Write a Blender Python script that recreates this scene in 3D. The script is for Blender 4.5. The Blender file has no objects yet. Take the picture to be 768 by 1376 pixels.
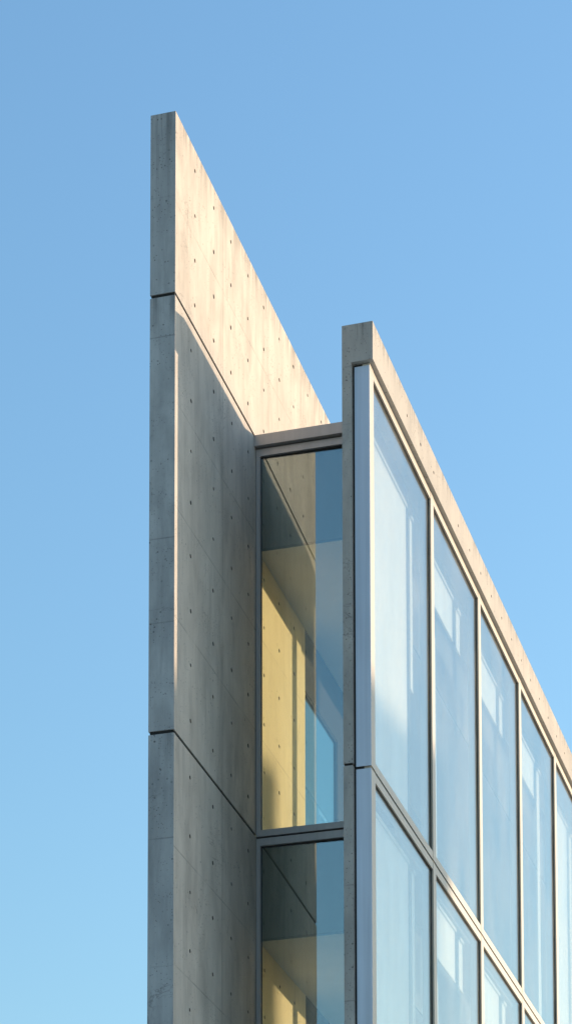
import bpy, bmesh, math, random
from mathutils import Vector, Matrix
random.seed(7)
S = bpy.context.scene
C = S.collection

# ------------------------------------------------------------------ place
EYE = 1.6                                  # eye height over the ground
TH1, TH2 = 0.28019, 0.29499                # heading of the blade wall and of the glass front
A1 = Vector((-0.96355, 23.0))              # plan position of the blade wall's near corner
A2 = Vector((0.94582, 23.84866))           # plan position of the beam's near corner
U1 = Vector((math.sin(TH1), math.cos(TH1))); V1 = Vector((math.cos(TH1), -math.sin(TH1)))
U2 = Vector((math.sin(TH2), math.cos(TH2))); V2 = Vector((math.cos(TH2), -math.sin(TH2)))

def TA(u, v, z):                           # frame of the blade wall -> building space
    return (u, -v, z + EYE)
def TP(u, v, z): return TA(u + .017*v, v, z)      # a pane set a hair out of square
def TS(v, u, z): return TA(u, v, z)
def TB(u, v, z):                           # frame of the glass front -> building space
    p = A2 + u*U2 + v*V2 - A1
    return (p.dot(U1), -p.dot(V1), z + EYE)

# ------------------------------------------------------------------ mesh helpers
class MB:
    def __init__(s): s.v = []; s.f = []; s.deep = set()
    def add(s, pts, faces):
        b = len(s.v); s.v += [tuple(p) for p in pts]; s.f += [tuple(i+b for i in f) for f in faces]
    def box(s, T, u0, u1, v0, v1, z0, z1):
        p = [T(u, v, z) for z in (z0, z1) for v in (v0, v1) for u in (u0, u1)]
        s.add(p, [(0,1,3,2),(4,6,7,5),(0,4,5,1),(2,3,7,6),(0,2,6,4),(1,5,7,3)])
        return s
    def ring(s, T, u0, u1, v0, v1, z0, z1, su, sz0, sz1):
        """one closed four-sided frame"""
        o = [(u0,z0),(u1,z0),(u1,z1),(u0,z1)]; i = [(u0+su,z0+sz0),(u1-su,z0+sz0),(u1-su,z1-sz1),(u0+su,z1-sz1)]
        p = [T(u,v,z) for v in (v0,v1) for u,z in o+i]
        f = []
        for k in range(4):
            n = (k+1)%4
            f += [(k,n,4+n,4+k), (8+k,12+k,12+n,8+n), (k,8+k,8+n,n), (4+k,4+n,12+n,12+k)]
        s.add(p, f); return s
    def stack(s, T, u0, u1, v0, v1, levels, inset=.012):
        """one upright bar; at each joint between two levels it narrows to a neck"""
        rings = []
        def rg(z, i): rings.append([T(u0+i,v0,z), T(u1-i,v0,z), T(u1-i,v1-i,z), T(u0+i,v1-i,z)])
        for k, (a, b) in enumerate(levels):
            if k: rg(a, inset)
            rg(a, 0); rg(b, 0)
            if k < len(levels)-1: rg(b, inset)
        b0 = len(s.v); s.v += [tuple(p) for q in rings for p in q]
        for k in range(len(rings)-1):
            for j in range(4): s.f.append((b0+4*k+j, b0+4*k+(j+1)%4, b0+4*k+4+(j+1)%4, b0+4*k+4+j))
        s.f.append((b0,b0+1,b0+2,b0+3)); e = b0+4*(len(rings)-1); s.f.append((e,e+1,e+2,e+3)); return s
    def wall(s, T, u0, u1, vb, vf, z0, z1, cols, rows, r=.0205, jit=.007, depth=.04, drop=0.0):
        """block whose front (v = vf) carries round tie holes recessed into it"""
        w = .034
        cols = [c for c in cols if u0+w+.01 < c < u1-w-.01]; rows = [c for c in rows if z0+w+.01 < c < z1-w-.01]
        us = [u0] + sum([[c-w, c+w] for c in cols], []) + [u1]
        zs = [z0] + sum([[c-w, c+w] for c in sorted(rows)], []) + [z1]
        dr = random.Random(int((u0*31+z0*17+u1*7)*100))
        sg = 1 if vf > vb else -1
        for i in range(len(us)-1):
            for j in range(len(zs)-1):
                a, b, c, d = us[i], us[i+1], zs[j], zs[j+1]
                if i % 2 == 1 and j % 2 == 1 and dr.random() > drop:
                    cu = (a+b)/2 + dr.uniform(-jit, jit); cz = (c+d)/2 + dr.uniform(-jit, jit)
                    rr = r*dr.uniform(.85, 1.12); dp = depth*dr.uniform(.8, 1.2)
                    n = 12; sq = []
                    for k in range(n):
                        t = 2*math.pi*k/n + math.pi/4; x, y = math.cos(t), math.sin(t); m = max(abs(x), abs(y))
                        sq.append(T((a+b)/2 + w*x/m, vf, (c+d)/2 + w*y/m))
                    c1 = [T(cu + rr*math.cos(2*math.pi*k/n+math.pi/4), vf, cz + rr*math.sin(2*math.pi*k/n+math.pi/4)) for k in range(n)]
                    c2 = [T(cu + .8*rr*math.cos(2*math.pi*k/n+math.pi/4), vf - sg*dp, cz + .8*rr*math.sin(2*math.pi*k/n+math.pi/4)) for k in range(n)]
                    s.deep.update(range(len(s.f)+n, len(s.f)+2*n+1))
                    s.add(sq+c1+c2, [(k, (k+1)%n, n+(k+1)%n, n+k) for k in range(n)] +
                          [(n+k, n+(k+1)%n, 2*n+(k+1)%n, 2*n+k) for k in range(n)] + [tuple(range(2*n, 3*n))])
                else:
                    s.add([T(a,vf,c), T(b,vf,c), T(b,vf,d), T(a,vf,d)], [(0,1,2,3)])
        p = [T(u, v, z) for z in (z0, z1) for v in (vb, vf) for u in (u0, u1)]
        s.add(p, [(0,1,3,2),(4,6,7,5),(0,4,5,1),(0,2,6,4),(1,5,7,3)])
        return s
    def build(s, name, mat, parent=None, label=None, bevel=0):
        me = bpy.data.meshes.new(name)
        me.from_pydata(s.v, [], s.f)
        for i in s.deep: me.polygons[i].material_index = 1
        bm = bmesh.new(); bm.from_mesh(me)
        bmesh.ops.remove_doubles(bm, verts=bm.verts, dist=.0004)
        bmesh.ops.recalc_face_normals(bm, faces=bm.faces)
        bm.to_mesh(me); bm.free()
        me.materials.append(mat)
        if s.deep: me.materials.append(M_hole_shade)
        o = bpy.data.objects.new(name, me); C.objects.link(o)
        if parent: o.parent = parent
        if label: o['label'] = label
        if bevel:
            m = o.modifiers.new('edge', 'BEVEL'); m.width = bevel; m.segments = 2; m.limit_method = 'ANGLE'; m.angle_limit = math.radians(60)
        return o
def B(T, *a): return MB().box(T, *a)
def tag(o, label=None, cat=None, group=None, kind=None):
    if label: o['label'] = label
    if cat: o['category'] = cat
    if group: o['group'] = group
    if kind: o['kind'] = kind
    return o

# ------------------------------------------------------------------ materials
class NT:
    def __init__(s, name):
        s.m = bpy.data.materials.new(name); s.m.use_nodes = True; s.t = s.m.node_tree; s.t.nodes.clear()
        s.out = s.n('ShaderNodeOutputMaterial')
    def n(s, typ, **k):
        x = s.t.nodes.new(typ)
        for a, b in k.items(): setattr(x, a, b)
        return x
    def l(s, a, b): s.t.links.new(a, b)
    def math(s, op, a, b=None, c=None, clamp=False):
        x = s.n('ShaderNodeMath', operation=op, use_clamp=clamp)
        for i, q in enumerate((a, b, c)):
            if q is None: continue
            if isinstance(q, (int, float)): x.inputs[i].default_value = q
            else: s.l(q, x.inputs[i])
        return x.outputs[0]
    def ramp(s, a, lo, hi, o0=0., o1=1.):
        x = s.n('ShaderNodeMapRange', clamp=True); s.l(a, x.inputs[0])
        for i, q in enumerate((lo, hi, o0, o1)): x.inputs[i+1].default_value = q
        return x.outputs[0]
    def noise(s, co, scale=(1,1,1), detail=4, rough=.5, dist=0, off=(0,0,0)):
        m = s.n('ShaderNodeMapping'); m.inputs['Scale'].default_value = scale; m.inputs['Location'].default_value = off
        s.l(co, m.inputs[0]); x = s.n('ShaderNodeTexNoise'); x.inputs['Scale'].default_value = 1
        x.inputs['Detail'].default_value = detail; x.inputs['Roughness'].default_value = rough; x.inputs['Distortion'].default_value = dist
        s.l(m.outputs[0], x.inputs['Vector']); return x.outputs['Fac']
    def mix(s, f, a, b, mode='MIX'):
        x = s.n('ShaderNodeMix', data_type='RGBA', blend_type=mode)
        for i, q in ((0, f), (6, a), (7, b)):
            if isinstance(q, (int, float)): x.inputs[i].default_value = q
            elif isinstance(q, tuple): x.inputs[i].default_value = (*q, 1)
            else: s.l(q, x.inputs[i])
        return x.outputs[2]

def concrete(name, light, dark, useams=(), zseams=(), pits=1.0, streak=1.0, crown=None, rough=.82, off=0., smudge=1.0):
    t = NT(name)
    co = t.n('ShaderNodeTexCoord').outputs['Object']
    sx = t.n('ShaderNodeSeparateXYZ'); t.l(co, sx.inputs[0]); X, Y, Z = sx.outputs
    big = t.noise(co, (.8,.8,.55), 5, .55, .4, (off,0,0))
    cloud = t.noise(co, (2.6,2.6,1.5), 6, .6, .6, (3+off,1,2))
    fine = t.noise(co, (34,34,34), 5, .7, 0, (off,3,0))
    run = t.noise(co, (9,9,.42), 5, .6, .25, (off,5,1))
    run2 = t.noise(co, (30,30,.8), 3, .6, .1, (off,9,4))
    f = t.math('MULTIPLY', t.ramp(big,.32,.68), .42)
    f = t.math('MULTIPLY_ADD', t.ramp(cloud,.34,.66), .42, f)
    f = t.math('MULTIPLY_ADD', t.ramp(run,.35,.7), .26*streak, f)
    f = t.math('MULTIPLY_ADD', t.ramp(run2,.4,.75), .12*streak, f)
    f = t.math('MULTIPLY_ADD', t.math('SUBTRACT', fine, .5), .22, f, clamp=True)
    col = t.mix(f, light, dark)
    # weathered smudges, darker clouds drawn out downwards
    sm1 = t.ramp(t.noise(co, (1.9,1.9,.62), 6, .62, .8, (off+40,2,6)), .47, .66)
    sm2 = t.ramp(t.noise(co, (6.5,6.5,1.1), 5, .65, .5, (off+4,22,6)), .50, .70)
    col = t.mix(t.math('MULTIPLY', sm1, .30*smudge), col, tuple(c*.62 for c in dark))
    col = t.mix(t.math('MULTIPLY', sm2, .26*smudge), col, tuple(c*.55 for c in dark))
    # formwork seams: hairlines where two shutter boards met, broken up by noise
    wob = t.noise(co, (1.3,1.3,1.3), 3, .5, 0, (7,off,1))
    brk = t.ramp(t.noise(co, (3,3,2.2), 3, .6, 0, (off,2,8)), .38, .6)
    seam = None
    def acc(s_, q): return q if s_ is None else t.math('MAXIMUM', s_, q)
    for u in useams:
        d = t.math('ABSOLUTE', t.math('SUBTRACT', X, u)); seam = acc(seam, t.ramp(d, .0055, .011, 1, 0))
    for z in zseams:
        zz = t.math('MULTIPLY_ADD', t.math('SUBTRACT', wob, .5), .012, Z)
        d = t.math('ABSOLUTE', t.math('SUBTRACT', zz, z+EYE)); seam = acc(seam, t.ramp(d, .004, .009, 1, 0))
    bump = t.math('MULTIPLY', fine, .25)
    if seam is not None:
        sm = t.math('MULTIPLY', seam, t.math('MULTIPLY_ADD', brk, .75, .15))
        col = t.mix(t.math('MULTIPLY', sm, .6), col, tuple(c*.45 for c in dark))
        bump = t.math('MULTIPLY_ADD', sm, -.8, bump)
    # air pits
    for sc, lim, seed in ((10, .075, 9), (17, .10, 1), (34, .13, 5)):
        vo = t.n('ShaderNodeTexVoronoi'); vo.inputs['Scale'].default_value = sc
        mp = t.n('ShaderNodeMapping'); mp.inputs['Location'].default_value = (seed, off, 0); t.l(co, mp.inputs[0]); t.l(mp.outputs[0], vo.inputs['Vector'])
        pit = t.ramp(vo.outputs['Distance'], lim, lim*1.7, 1, 0)
        where = t.ramp(t.noise(co, (1.7,1.7,2.3), 3, .6, 0, (seed*3,1,off)), .54-.05*pits, .62)
        pit = t.math('MULTIPLY', t.math('MULTIPLY', pit, where), min(1, .9*pits))
        col = t.mix(t.math('MULTIPLY', pit, .8), col, tuple(c*.28 for c in dark))
        bump = t.math('MULTIPLY_ADD', pit, -1.2, bump)
    # fine wandering hair cracks
    ck = t.noise(co, (1.1,1.1,1.1), 6, .62, 1.2, (off+20,4,4))
    ck = t.ramp(t.math('ABSOLUTE', t.math('SUBTRACT', ck, .5)), .0012, .005, 1, 0)
    ck = t.math('MULTIPLY', ck, t.ramp(t.noise(co, (1.6,1.6,1.6), 2, .5, 0, (1,off,30)), .55, .62))
    col = t.mix(t.math('MULTIPLY', ck, .5), col, tuple(c*.4 for c in dark))
    # rain stains that start under an exposed top edge
    if crown:
        for z0, ln in crown:
            top = t.math('MULTIPLY', t.ramp(Z, z0+EYE-ln, z0+EYE, 0, 1), t.ramp(Z, z0+EYE, z0+EYE+.002, 1, 0))
            st = t.ramp(t.noise(co, (16,16,.5), 4, .65, .3, (off,z0,2)), .47, .62)
            st = t.math('MULTIPLY', t.math('POWER', top, 1.5), st)
            col = t.mix(t.math('MULTIPLY', st, .62), col, tuple(c*.35 for c in dark))
    p = t.n('ShaderNodeBsdfPrincipled'); t.l(col, p.inputs['Base Color'])
    p.inputs['Roughness'].default_value = rough; p.inputs['Specular IOR Level'].default_value = .3
    b = t.n('ShaderNodeBump'); b.inputs['Strength'].default_value = .35; b.inputs['Distance'].default_value = .004
    t.l(bump, b.inputs['Height']); t.l(b.outputs[0], p.inputs['Normal'])
    t.l(p.outputs[0], t.out.inputs[0]); return t.m

def metal(name, col, rough=.38, metallic=.5, streak=.12):
    t = NT(name); co = t.n('ShaderNodeTexCoord').outputs['Object']
    r = t.noise(co, (14,14,.35), 4, .55, .2); s = t.noise(co, (1.2,1.2,1.2), 3)
    f = t.math('ADD', t.math('MULTIPLY', t.ramp(r,.3,.7), .7), t.math('MULTIPLY', t.ramp(s,.3,.7), .3))
    c = t.mix(f, tuple(min(1,q*(1+streak)) for q in col), tuple(q*(1-streak) for q in col))
    p = t.n('ShaderNodeBsdfPrincipled'); t.l(c, p.inputs['Base Color']); p.inputs['Metallic'].default_value = metallic
    t.l(t.math('MULTIPLY_ADD', r, .14, rough-.07), p.inputs['Roughness'])
    t.l(p.outputs[0], t.out.inputs[0]); return t.m

def glass(name, tint, r0=.15, wave=.0006, haze=0.0, refl=(.96,.98,1)):
    """thin coated pane: tinted see-through plus mirror, split by Fresnel"""
    t = NT(name); co = t.n('ShaderNodeTexCoord').outputs['Object']
    n = t.noise(co, (.55,.55,.4), 1, .4)
    b = t.n('ShaderNodeBump'); b.inputs['Strength'].default_value = 1; b.inputs['Distance'].default_value = wave
    t.l(n, b.inputs['Height'])
    ge = t.n('ShaderNodeNewGeometry'); dt = t.n('ShaderNodeVectorMath', operation='DOT_PRODUCT')
    t.l(ge.outputs['Incoming'], dt.inputs[0]); t.l(ge.outputs['True Normal'], dt.inputs[1])
    cs = t.math('SUBTRACT', 1, t.math('ABSOLUTE', dt.outputs['Value']), clamp=True)
    fr = t.math('MULTIPLY_ADD', t.math('POWER', cs, 5), 1-r0, r0, clamp=True)
    tr = t.n('ShaderNodeBsdfTransparent'); tr.inputs[0].default_value = (*tint, 1)
    gl = t.n('ShaderNodeBsdfGlossy'); gl.inputs['Roughness'].default_value = 0.012; gl.inputs[0].default_value = (*refl,1)
    t.l(b.outputs[0], gl.inputs['Normal'])
    mx = t.n('ShaderNodeMixShader'); t.l(fr, mx.inputs[0]); t.l(tr.outputs[0], mx.inputs[1]); t.l(gl.outputs[0], mx.inputs[2])
    last = mx.outputs[0]
    if haze:
        d = t.n('ShaderNodeBsdfDiffuse'); d.inputs[0].default_value = (.75,.76,.76,1)
        m2 = t.n('ShaderNodeMixShader')
        t.l(t.math('MULTIPLY', t.ramp(t.noise(co, (2,2,.8), 4, .6, .3), .3, .75), haze), m2.inputs[0])
        t.l(last, m2.inputs[1]); t.l(d.outputs[0], m2.inputs[2]); last = m2.outputs[0]
    t.l(last, t.out.inputs[0]); return t.m

def plain(name, col, rough=.8, var=.08, sc=2.5):
    t = NT(name); co = t.n('ShaderNodeTexCoord').outputs['Object']
    n = t.noise(co, (sc,sc,sc*.6), 5, .6)
    c = t.mix(t.ramp(n,.3,.7), tuple(min(1,q*(1+var)) for q in col), tuple(q*(1-var) for q in col))
    p = t.n('ShaderNodeBsdfPrincipled'); t.l(c, p.inputs['Base Color']); p.inputs['Roughness'].default_value = rough
    t.l(p.outputs[0], t.out.inputs[0]); return t.m

CL, CD = (.74,.66,.57), (.52,.46,.395)
ZS = (15.34, 13.35, 12.30, 11.21, 8.97, 7.84)
M_con = concrete('board_marked_concrete', CL, CD, (1.524, 4.47, 7.45, 10.4, 13.4), ZS, streak=.65, smudge=1.3, crown=((16.256,.35),))
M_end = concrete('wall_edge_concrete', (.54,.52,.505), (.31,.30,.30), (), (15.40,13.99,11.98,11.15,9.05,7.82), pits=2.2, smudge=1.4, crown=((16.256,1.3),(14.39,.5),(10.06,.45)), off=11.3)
M_beam = concrete('beam_concrete', (.60,.55,.485), (.45,.415,.37), (2.9,5.9,8.8,11.8), (), pits=1.6, streak=.5, crown=((14.649,.22),), off=5.1, smudge=.3)
M_col = concrete('column_concrete', (.52,.485,.445), (.29,.275,.26), (), (13.62,11.46,8.93,7.78), pits=2.4, streak=.6, crown=((14.649,.35),), off=8.7)
M_int = concrete('sun_tinted_interior_concrete', (.90,.80,.50), (.80,.70,.43), (4.19,), (12.3,11.21,7.9), pits=.5, streak=.8, smudge=.35, rough=.6, off=2.2)  # yellow of sun through tinted glass put into the wall colour
M_ceil = plain('painted_plaster', (.55,.54,.50), .8, .05)
M_floor = plain('screed_floor', (.35,.33,.30), .7, .1)
M_frame = metal('anodised_frame', (.46,.425,.365), .5, .12, .06)
M_wframe = metal('grey_window_frame', (.40,.385,.38), .45, .35, .08)
M_panel = metal('brushed_corner_panel', (.50,.53,.60), .5, .4, .14)
M_cap = metal('roof_flashing', (.44,.405,.385), .5, .3, .08)
M_hole_shade = plain('tie_hole_shade', (.12,.11,.10), .95)  # shade inside the tie holes, painted as a dark tone
M_gask = plain('black_gasket', (.025,.025,.027), .6)
M_dark = plain('joint_core', (.018,.017,.016), .95)
M_gl = glass('coated_facade_glass', (.96,.98,.96), .12, .0009, .10, (1,.98,.93))
M_gw = glass('tinted_end_glass', (1,.99,.89), .165, .0, 0, (.80,.93,1))
M_go = glass('opening_glass', (.72,.90,.95), .05, .0)
M_unlit = plain('unlit_wall_slate', (.018,.024,.035), .9, .06)  # dark tone paints the inner wall past the sun patch as unlit
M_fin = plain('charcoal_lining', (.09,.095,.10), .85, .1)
M_blind = plain('blind_fabric', (.74,.70,.63), .8, .03)

# ------------------------------------------------------------------ the building
bld = bpy.data.objects.new('concrete_building', None); C.objects.link(bld)
bld.location = (A1.x, A1.y, 0); bld.rotation_euler = (0, 0, math.pi/2 - TH1)
tag(bld, 'concrete and glass building with a tall blade wall left of its glazed wing', 'building')

LEN = 22.0                                  # how far the building runs back
TB0 = -.252                                 # rear face of the blade wall
J = [14.409, 10.08, 5.75, 1.42]             # joints of the casting lifts
G = .017                                    # half height of a shadow gap
UW = 2.684                                  # plane of the recessed end windows
VR = 1.30                                   # end windows run on behind the column
GZ = -EYE
cols = [.605, 1.213, 1.798, 2.407, 2.988, 3.592, 4.165, 4.757, 5.345] + [5.345+.59*k for k in range(1, 28)]
lcols = [.497, 1.216, 1.83, 2.42]

blade = MB()
blade.box(TA, .012, UW+.01, TB0+.012, -.012, GZ, 16.1)             # recessed core that shows in the joints
blade = blade.build('blade_wall', M_dark, bld, 'tall thin concrete blade wall')

def end_cap(z0, z1):                        # the wall's narrow near end, in its own darker concrete tone
    return B(TA, 0, .006, TB0, 0, z0, z1)
# top lift, free-standing above the roof
MB().wall(TA, .006, LEN, TB0, 0, J[0]+G, 16.256, cols, [14.64, 15.11, 15.57, 16.04]).build('wall_panel', M_con, blade, 'topmost sunlit lift of the blade wall')
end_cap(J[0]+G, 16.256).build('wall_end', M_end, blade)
rows = {0: [14.11,13.6,13.09,12.565,12.03,11.48,10.935,10.385], 1: [9.82,9.25,8.69,8.12,7.55,7.0,6.45], 2: [5.5,4.95,4.4,3.85,3.3,2.75,2.2], 3: [1.1,.55,0,-.55]}
for k in range(4):
    zt = J[k]-G; zb = (J[k+1]+G) if k < 3 else GZ
    MB().wall(TA, .006, UW+.02, TB0, 0, zb, zt, lcols, rows[k]).build('wall_panel', M_con, blade)
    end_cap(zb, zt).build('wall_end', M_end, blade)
# continuation of the wall inside the rooms, with a window opening on each floor
ST = 4.33
def iwall(u0, u1, z0, z1, c=True, mat=None):
    MB().wall(TA, u0, u1, -.05 if mat else TB0, 0, z0, z1, [3.0,3.577,4.165] if c else [], [13.0,12.476,11.949,11.407,10.884,8.75,8.25,7.7]).build('interior_wall', mat or M_int, bld)
for k in range(4):
    zt = J[0]-G - ST*k; zb = zt - ST if k < 3 else GZ
    head, sill = 12.49-ST*k, 10.20-ST*k
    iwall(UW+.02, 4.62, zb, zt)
    iwall(4.62, 6.05, head, zt, False, M_unlit)
    if sill > GZ: iwall(4.62, 6.05, zb, sill, False, M_unlit)
    iwall(6.05, LEN, zb, zt, False, M_unlit)
    if sill > GZ:
        s0, s1 = 4.62, 6.05
        w = MB().ring(TA, s0+.001, s1-.001, -.045, -.008, sill+.001, head-.001, .022, .03, .025).build('window', M_unlit, bld)
        B(TA, s0+.024, s1-.024, -.030, -.022, sill+.032, head-.027).build('pane', M_go, w)

# slabs, roof, back wall
def quad(name, mat, z0, z1, u0, u1b, vf, va=0.0, label=None):
    """slab between the blade wall and a line parallel to the glass front at v2 = vf"""
    a = TA(u0, va, 0); b = TA(u1b, va, 0)
    def onf(u):                             # point of the front line at building depth u
        p0 = TB(0, vf, 0); p1 = TB(10, vf, 0); t = (u-p0[0])/(p1[0]-p0[0]); return (u, p0[1]+(p1[1]-p0[1])*t)
    c = onf(u1b); d = onf(u0); m = MB()
    pl = [(a[0],a[1]), (b[0],b[1]), c, d]
    m.add([(x,y,z+EYE) for z in (z0,z1) for x,y in pl], [(0,1,2,3),(7,6,5,4),(0,4,5,1),(1,5,6,2),(2,6,7,3),(3,7,4,0)])
    return m.build(name, mat, bld, label)
quad('roof_slab', M_ceil, 14.22, 14.36, UW+.03, LEN-.3, -.32)
for k in range(3):
    zc = 13.20 if k == 0 else 8.98-ST*(k-1)
    zt = 14.215 if k == 0 else 9.96-ST*(k-1)
    quad('ceiling_slab', M_ceil, zc, zt, UW+.075, LEN-.35, -.60, .002)
    B(TA, UW+.0715, UW+.0745, .004, VR, zc+.018, zt).build('slab_fascia', M_fin, bld)
    B(TA, UW+.0715, UW+.0745, .004, VR, zc-.012, zc+.0175).build('ceiling_trim', M_gask, bld)
    B(TB, 2.30, LEN-2.2, -.597, -.58, zc+.002, zt).build('slab_edge_cover', M_fin, bld)  # dark cover added so the slab edge does not show sunlit
    quad('floor_slab', M_floor, 9.965-ST*k, 10.02-ST*k, UW+.06, LEN-.35, -.16, .002)
MB().box(TA, LEN-.3, LEN, 0, 1.9, GZ, 14.35).build('rear_wall', M_con, bld)

# recessed end windows between blade wall and column
fl = MB()
fl.box(TA, UW-.05, UW+.03, .002, VR, 14.293, 14.412)
fl.build('roof_flashing', M_cap, bld, 'taupe metal cap over the top end window')
grooves = [14.282, 10.052, 10.052-ST, 10.052-2*ST]
for k in range(3):
    zt = 14.278 if k == 0 else grooves[k]-.011
    zb = grooves[k+1]+.011
    m = MB().ring(TS, .005, VR, UW, UW+.07, zb, zt, .045, .068, .078)
    w = m.build('window', M_wframe, bld, 'narrow recessed end window')
    MB().ring(TS, .049, VR-.049, UW+.028, UW+.05, zb+.067, zt-.077, .009, .004, .013).build('gasket', M_gask, w)
    B(TP, UW+.030, UW+.036, .060, VR-.060, zb+.068, zt-.090).build('pane', M_gw, w)
for g in grooves: B(TA, UW+.025, UW+.065, .004, VR, g-.012, g+.012).build('joint_seal', M_gask, bld)
B(TA, UW+.02, UW+.05, .0015, .0048, GZ, 14.29).build('joint_seal', M_gask, bld)

# concrete portal: beam over the glass front and the column below its near end
BT, BB = 14.649, 14.2555
beam = MB().wall(TB, .004, LEN-1.2, -.3145, 0, BB, BT, [.21+.592*k for k in range(34)], [14.43], r=.019, drop=.12).build('roof_beam', M_beam, bld, 'sunlit concrete beam along the top of the glass front')
B(TB, 0, .004, -.3145, 0, BB, BT).build('beam_end', M_col, beam)
colp = [(10.155, BB), (5.825, 10.130), (1.495, 5.80), (GZ, 1.47)]
core = B(TB, .010, .30, -.3045, -.229, GZ, BB-.002).build('column', M_dark, bld, 'slender concrete column left of the metal corner panels')
for a, b in colp:
    B(TB, 0, .32, -.3145, -.219, a, b).build('column_segment', M_col, core)

# metal corner panels, glass front
FV = -.045                                  # face of mullions and rails
EU = .05                                    # set-back of the corner panels
gr = [10.112, 10.112-ST, 10.112-2*ST]
tops = [14.245] + [g-.013 for g in gr]; bots = [g+.013 for g in gr] + [GZ]
for k in range(4):
    B(TB, EU-.008, EU-.0005, -.199, FV, bots[k], tops[k] - (.022 if k == 0 else 0)).build('corner_panel', M_panel, bld, ['topmost flat metal corner panel', 'flat metal corner panel below the shadow gap'][min(k,1)] if k < 2 else None, bevel=.002)
B(TB, .08, .22, -.2185, -.1995, GZ, BB-.003).build('groove_seal', M_gask, bld)
B(TB, .062, .15, -.1985, -.125, GZ, BB-.003).build('panel_backing', M_gask, bld)
MW = .126
mcent = [2.69 + 2.37*k for k in range(8)]
us = [EU+.001]                              # bay edges
# corner post then the mullions
lv = list(zip(bots, tops))[::-1]
MB().stack(TB, EU+.0005, .20, FV-.075, FV, lv).build('corner_post', M_frame, bld)
for u in mcent: MB().stack(TB, u-MW/2, u+MW/2, FV-.13, FV, lv).build('mullion', M_frame, bld)
edges = [.20] + sum([[u-MW/2, u+MW/2] for u in mcent], [])
bays = [(edges[2*i], edges[2*i+1]) for i in range(8)]
for k in range(4):
    a, b = bots[k], tops[k]
    if k == 3: a = GZ+.1
    for (p, q) in bays:
        w = MB().ring(TB, p+.001, q-.001, FV-.11, FV-.003, a, b, .007, .085, .085).build('window', M_frame, bld)
        MB().ring(TB, p+.0075, q-.0075, FV-.040, FV-.018, a+.0845, b-.0845, .006, .004, .008).build('gasket', M_gask, w)
        B(TB, p+.014, q-.014, FV-.034, FV-.026, a+.089, b-.093).build('pane', M_gl, w)
for g in gr: B(TB, .064, mcent[-1]+.06, FV-.11, FV-.03, g-.0125, g+.0125).build('transom_seal', M_gask, bld)
B(TB, .064, mcent[-1]+.06, FV-.11, FV-.03, tops[0]+.0005, BB-.001).build('transom_seal', M_gask, bld)
# dark fin added behind the column to block sun from the outer blade wall
B(TB, .32, 2.50, -.3145, -.27, GZ, BB-.002).build('sun_block_fin', M_fin, bld)
# slender posts added behind the glass to cast bars of shade, one per bay
for u in mcent[:6]:
    B(TB, u+1.17, u+1.28, -.42, -.32, 5.7, 14.2).build('shadow_post', M_frame, bld)

# ------------------------------------------------------------------ blinds behind the glass front
BV = -.17
def world(o):                               # top-level things that hang in building space
    o.matrix_world = Matrix.Translation((A1.x, A1.y, 0)) @ Matrix.Rotation(math.pi/2-TH1, 4, 'Z')
    return o
ordn = ['first', 'second', 'third', 'fourth', 'fifth', 'sixth', 'seventh', 'eighth']
def blind(u0, u1, z0, z1, label):
    o = tag(B(TB, u0, u1, BV-.004, BV, z0+.02, z1).build('roller_blind', M_blind), label, 'blind', 'pale blinds behind the glass front')
    B(TB, u0, u1, BV-.014, BV+.006, z0, z0+.02).build('bottom_rail', M_frame, o)
    B(TB, u0, u1, BV-.02, BV+.02, z1, z1+.035).build('head_rail', M_frame, o)
    return world(o)
OFF = .42                                   # how much deeper along the wall a thing behind the glass appears
for row, (zt, zs) in enumerate(((13.76, 13.27), (9.86, 9.27))):
    fl_ = ('upper', 'lower')[row]; sillz = (10.22, 5.9)[row]
    for i in range(6):
        p, q = bays[i]
        if i == 0:
            blind(p+.02, p+1.80, sillz, zt, 'wide pale blind let down fully in the bay beside the corner panels, %s row' % fl_)
            blind(p+1.97, p+2.07, sillz+(1.6 if row == 0 else .6), zt-.03, 'narrow pale blind strip in the bay beside the corner panels, %s row' % fl_)
            continue
        if i in (3, 5) and row == 0 or i == 4:
            long_ = True
        else: long_ = False
        blind(p+.03, p+1.42, zs if i != 4 else sillz, zt, '%s pale blind in the %s glass bay from the left corner, %s row' % (('wide short' if i != 4 else 'wide full-length'), ordn[i], fl_))
        blind(p+1.62, p+1.80, sillz if long_ else zs, zt-.02, 'narrow %s blind strip in the %s glass bay from the left corner, %s row' % ('long' if long_ else 'short', ordn[i], fl_))

# ------------------------------------------------------------------ ground and the neighbour that shades the lower corner
def sheet(name, mat, pts, z):
    m = MB(); m.add([(x,y,z) for x,y in pts], [tuple(range(len(pts)))]); return tag(m.build(name, mat), kind='structure')
sheet('ground', plain('gravelly_earth', (.30,.26,.20), .95, .2, .8), [(-1500,-1500),(1500,-1500),(1500,1500),(-1500,1500)], 0)
sheet('plaza', plain('pale_paving', (.50,.46,.40), .85, .12, 1.5), [(-30,-12),(30,-12),(30,60),(-30,60)], .004)

SUN_EL = math.radians(11.2)
PHI = math.atan(.835)
sd = (V1*math.cos(PHI) + U1*math.sin(PHI)).normalized()     # plan direction towards the sun
az = math.atan2(sd.x, sd.y)
toSun = Vector((sd.x*math.cos(SUN_EL), sd.y*math.cos(SUN_EL), math.sin(SUN_EL)))
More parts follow.
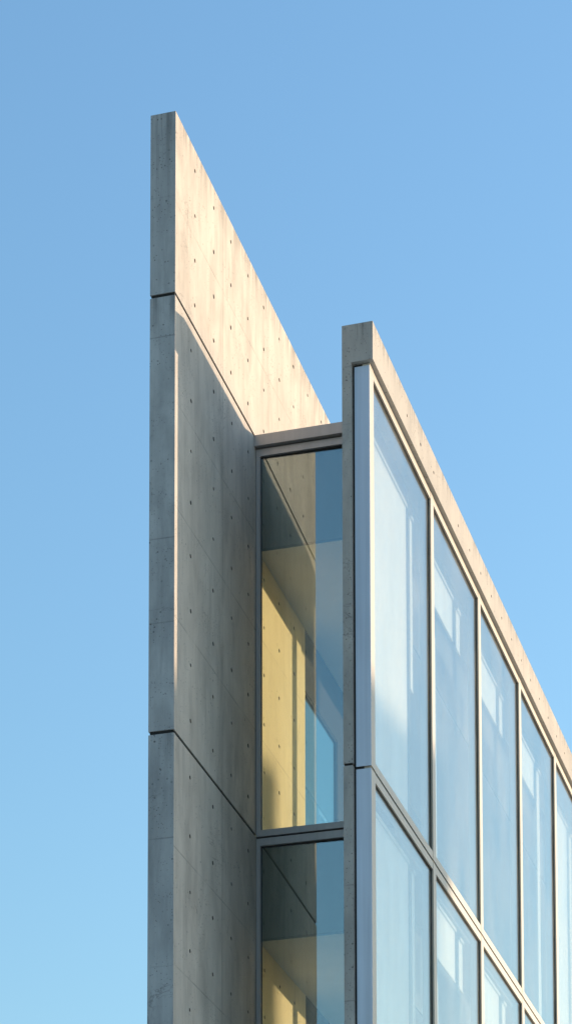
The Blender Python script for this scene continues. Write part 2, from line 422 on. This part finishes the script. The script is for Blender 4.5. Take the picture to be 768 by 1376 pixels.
# neighbour: its shadow's edge falls on the glass front at SU along it, its top at SZ
SU, SZ, DIST = 3.5, 11.5, 46.0
foot = A2 + SU*U2 + sd*DIST
side = Vector((sd.y, -sd.x))                                # across the light, towards the camera side
topz = SZ + EYE + (DIST-5)*math.tan(SUN_EL) - .12
nb = bpy.data.objects.new('neighbour_building', None); C.objects.link(nb); nb.location = (foot.x, foot.y, 0)
tag(nb, 'plain rendered neighbouring block out of the picture to the right', 'building')
nb.rotation_euler = (0, 0, math.atan2(side.y, side.x))
if side.dot(-U2) < 0: nb.rotation_euler[2] += math.pi
I = lambda x, y, z: (x, y, z)
M_nb = plain('render_facade', (.5,.47,.42), .9, .05)
B(I, 0, 14, -5, 5, 0, topz).build('wall', M_nb, nb)
B(I, -.0, 14, -5.0, 5.0, topz+.001, topz+.12).build('parapet', M_cap, nb)
for fz in range(5):
    for fx in range(4):
        for sgn in (-1, 1):
            f = B(I, 1.2+3.2*fx, 3.0+3.2*fx, sgn*5.0+(-.02), sgn*5.0+.04, 1.2+3.6*fz, 3.2+3.6*fz).build('window', M_wframe, nb)

# ------------------------------------------------------------------ light
w = bpy.data.worlds.new('World'); S.world = w; w.use_nodes = True
nt = w.node_tree; bg = nt.nodes['Background']
sky = nt.nodes.new('ShaderNodeTexSky'); sky.sky_type = 'NISHITA'; sky.sun_disc = False
sky.sun_elevation = SUN_EL; sky.sun_rotation = az; sky.altitude = 200; sky.air_density = 1.80; sky.dust_density = 1.5; sky.ozone_density = 5.0
nt.links.new(sky.outputs[0], bg.inputs[0]); bg.inputs[1].default_value = .15
sl = bpy.data.lights.new('sun', 'SUN'); sl.energy = 2.02; sl.angle = math.radians(.5); sl.color = (1, .765, .54)
so = bpy.data.objects.new('sun', sl); C.objects.link(so); so.rotation_euler = toSun.to_track_quat('Z', 'Y').to_euler(); so.location = toSun*100

# ------------------------------------------------------------------ camera: upright shift lens, slightly tipped
F, CX, CY, P, ROLL = 3427.015, 373.1655, 2097.9, .09814, .00116
cam = bpy.data.cameras.new('camera'); co = bpy.data.objects.new('camera', cam); C.objects.link(co); S.camera = co
cam.sensor_fit = 'VERTICAL'; cam.sensor_height = 36; cam.lens = F/1376*36
cam.shift_x = (384-CX)/1376; cam.shift_y = (CY-688)/1376
cam.clip_start = .1; cam.clip_end = 6000
co.matrix_world = Matrix.Translation((0,0,EYE)) @ Matrix.Rotation(math.pi/2 + P, 4, 'X') @ Matrix.Rotation(-ROLL, 4, 'Z')
S.render.engine = 'CYCLES'
S.cycles.max_bounces = 10; S.cycles.transparent_max_bounces = 24; S.cycles.glossy_bounces = 6; S.cycles.diffuse_bounces = 4
S.view_settings.view_transform = 'Standard'; S.view_settings.look = 'None'; S.view_settings.exposure = 1.28; S.view_settings.gamma = 1
S.render.resolution_x = 571; S.render.resolution_y = 1024
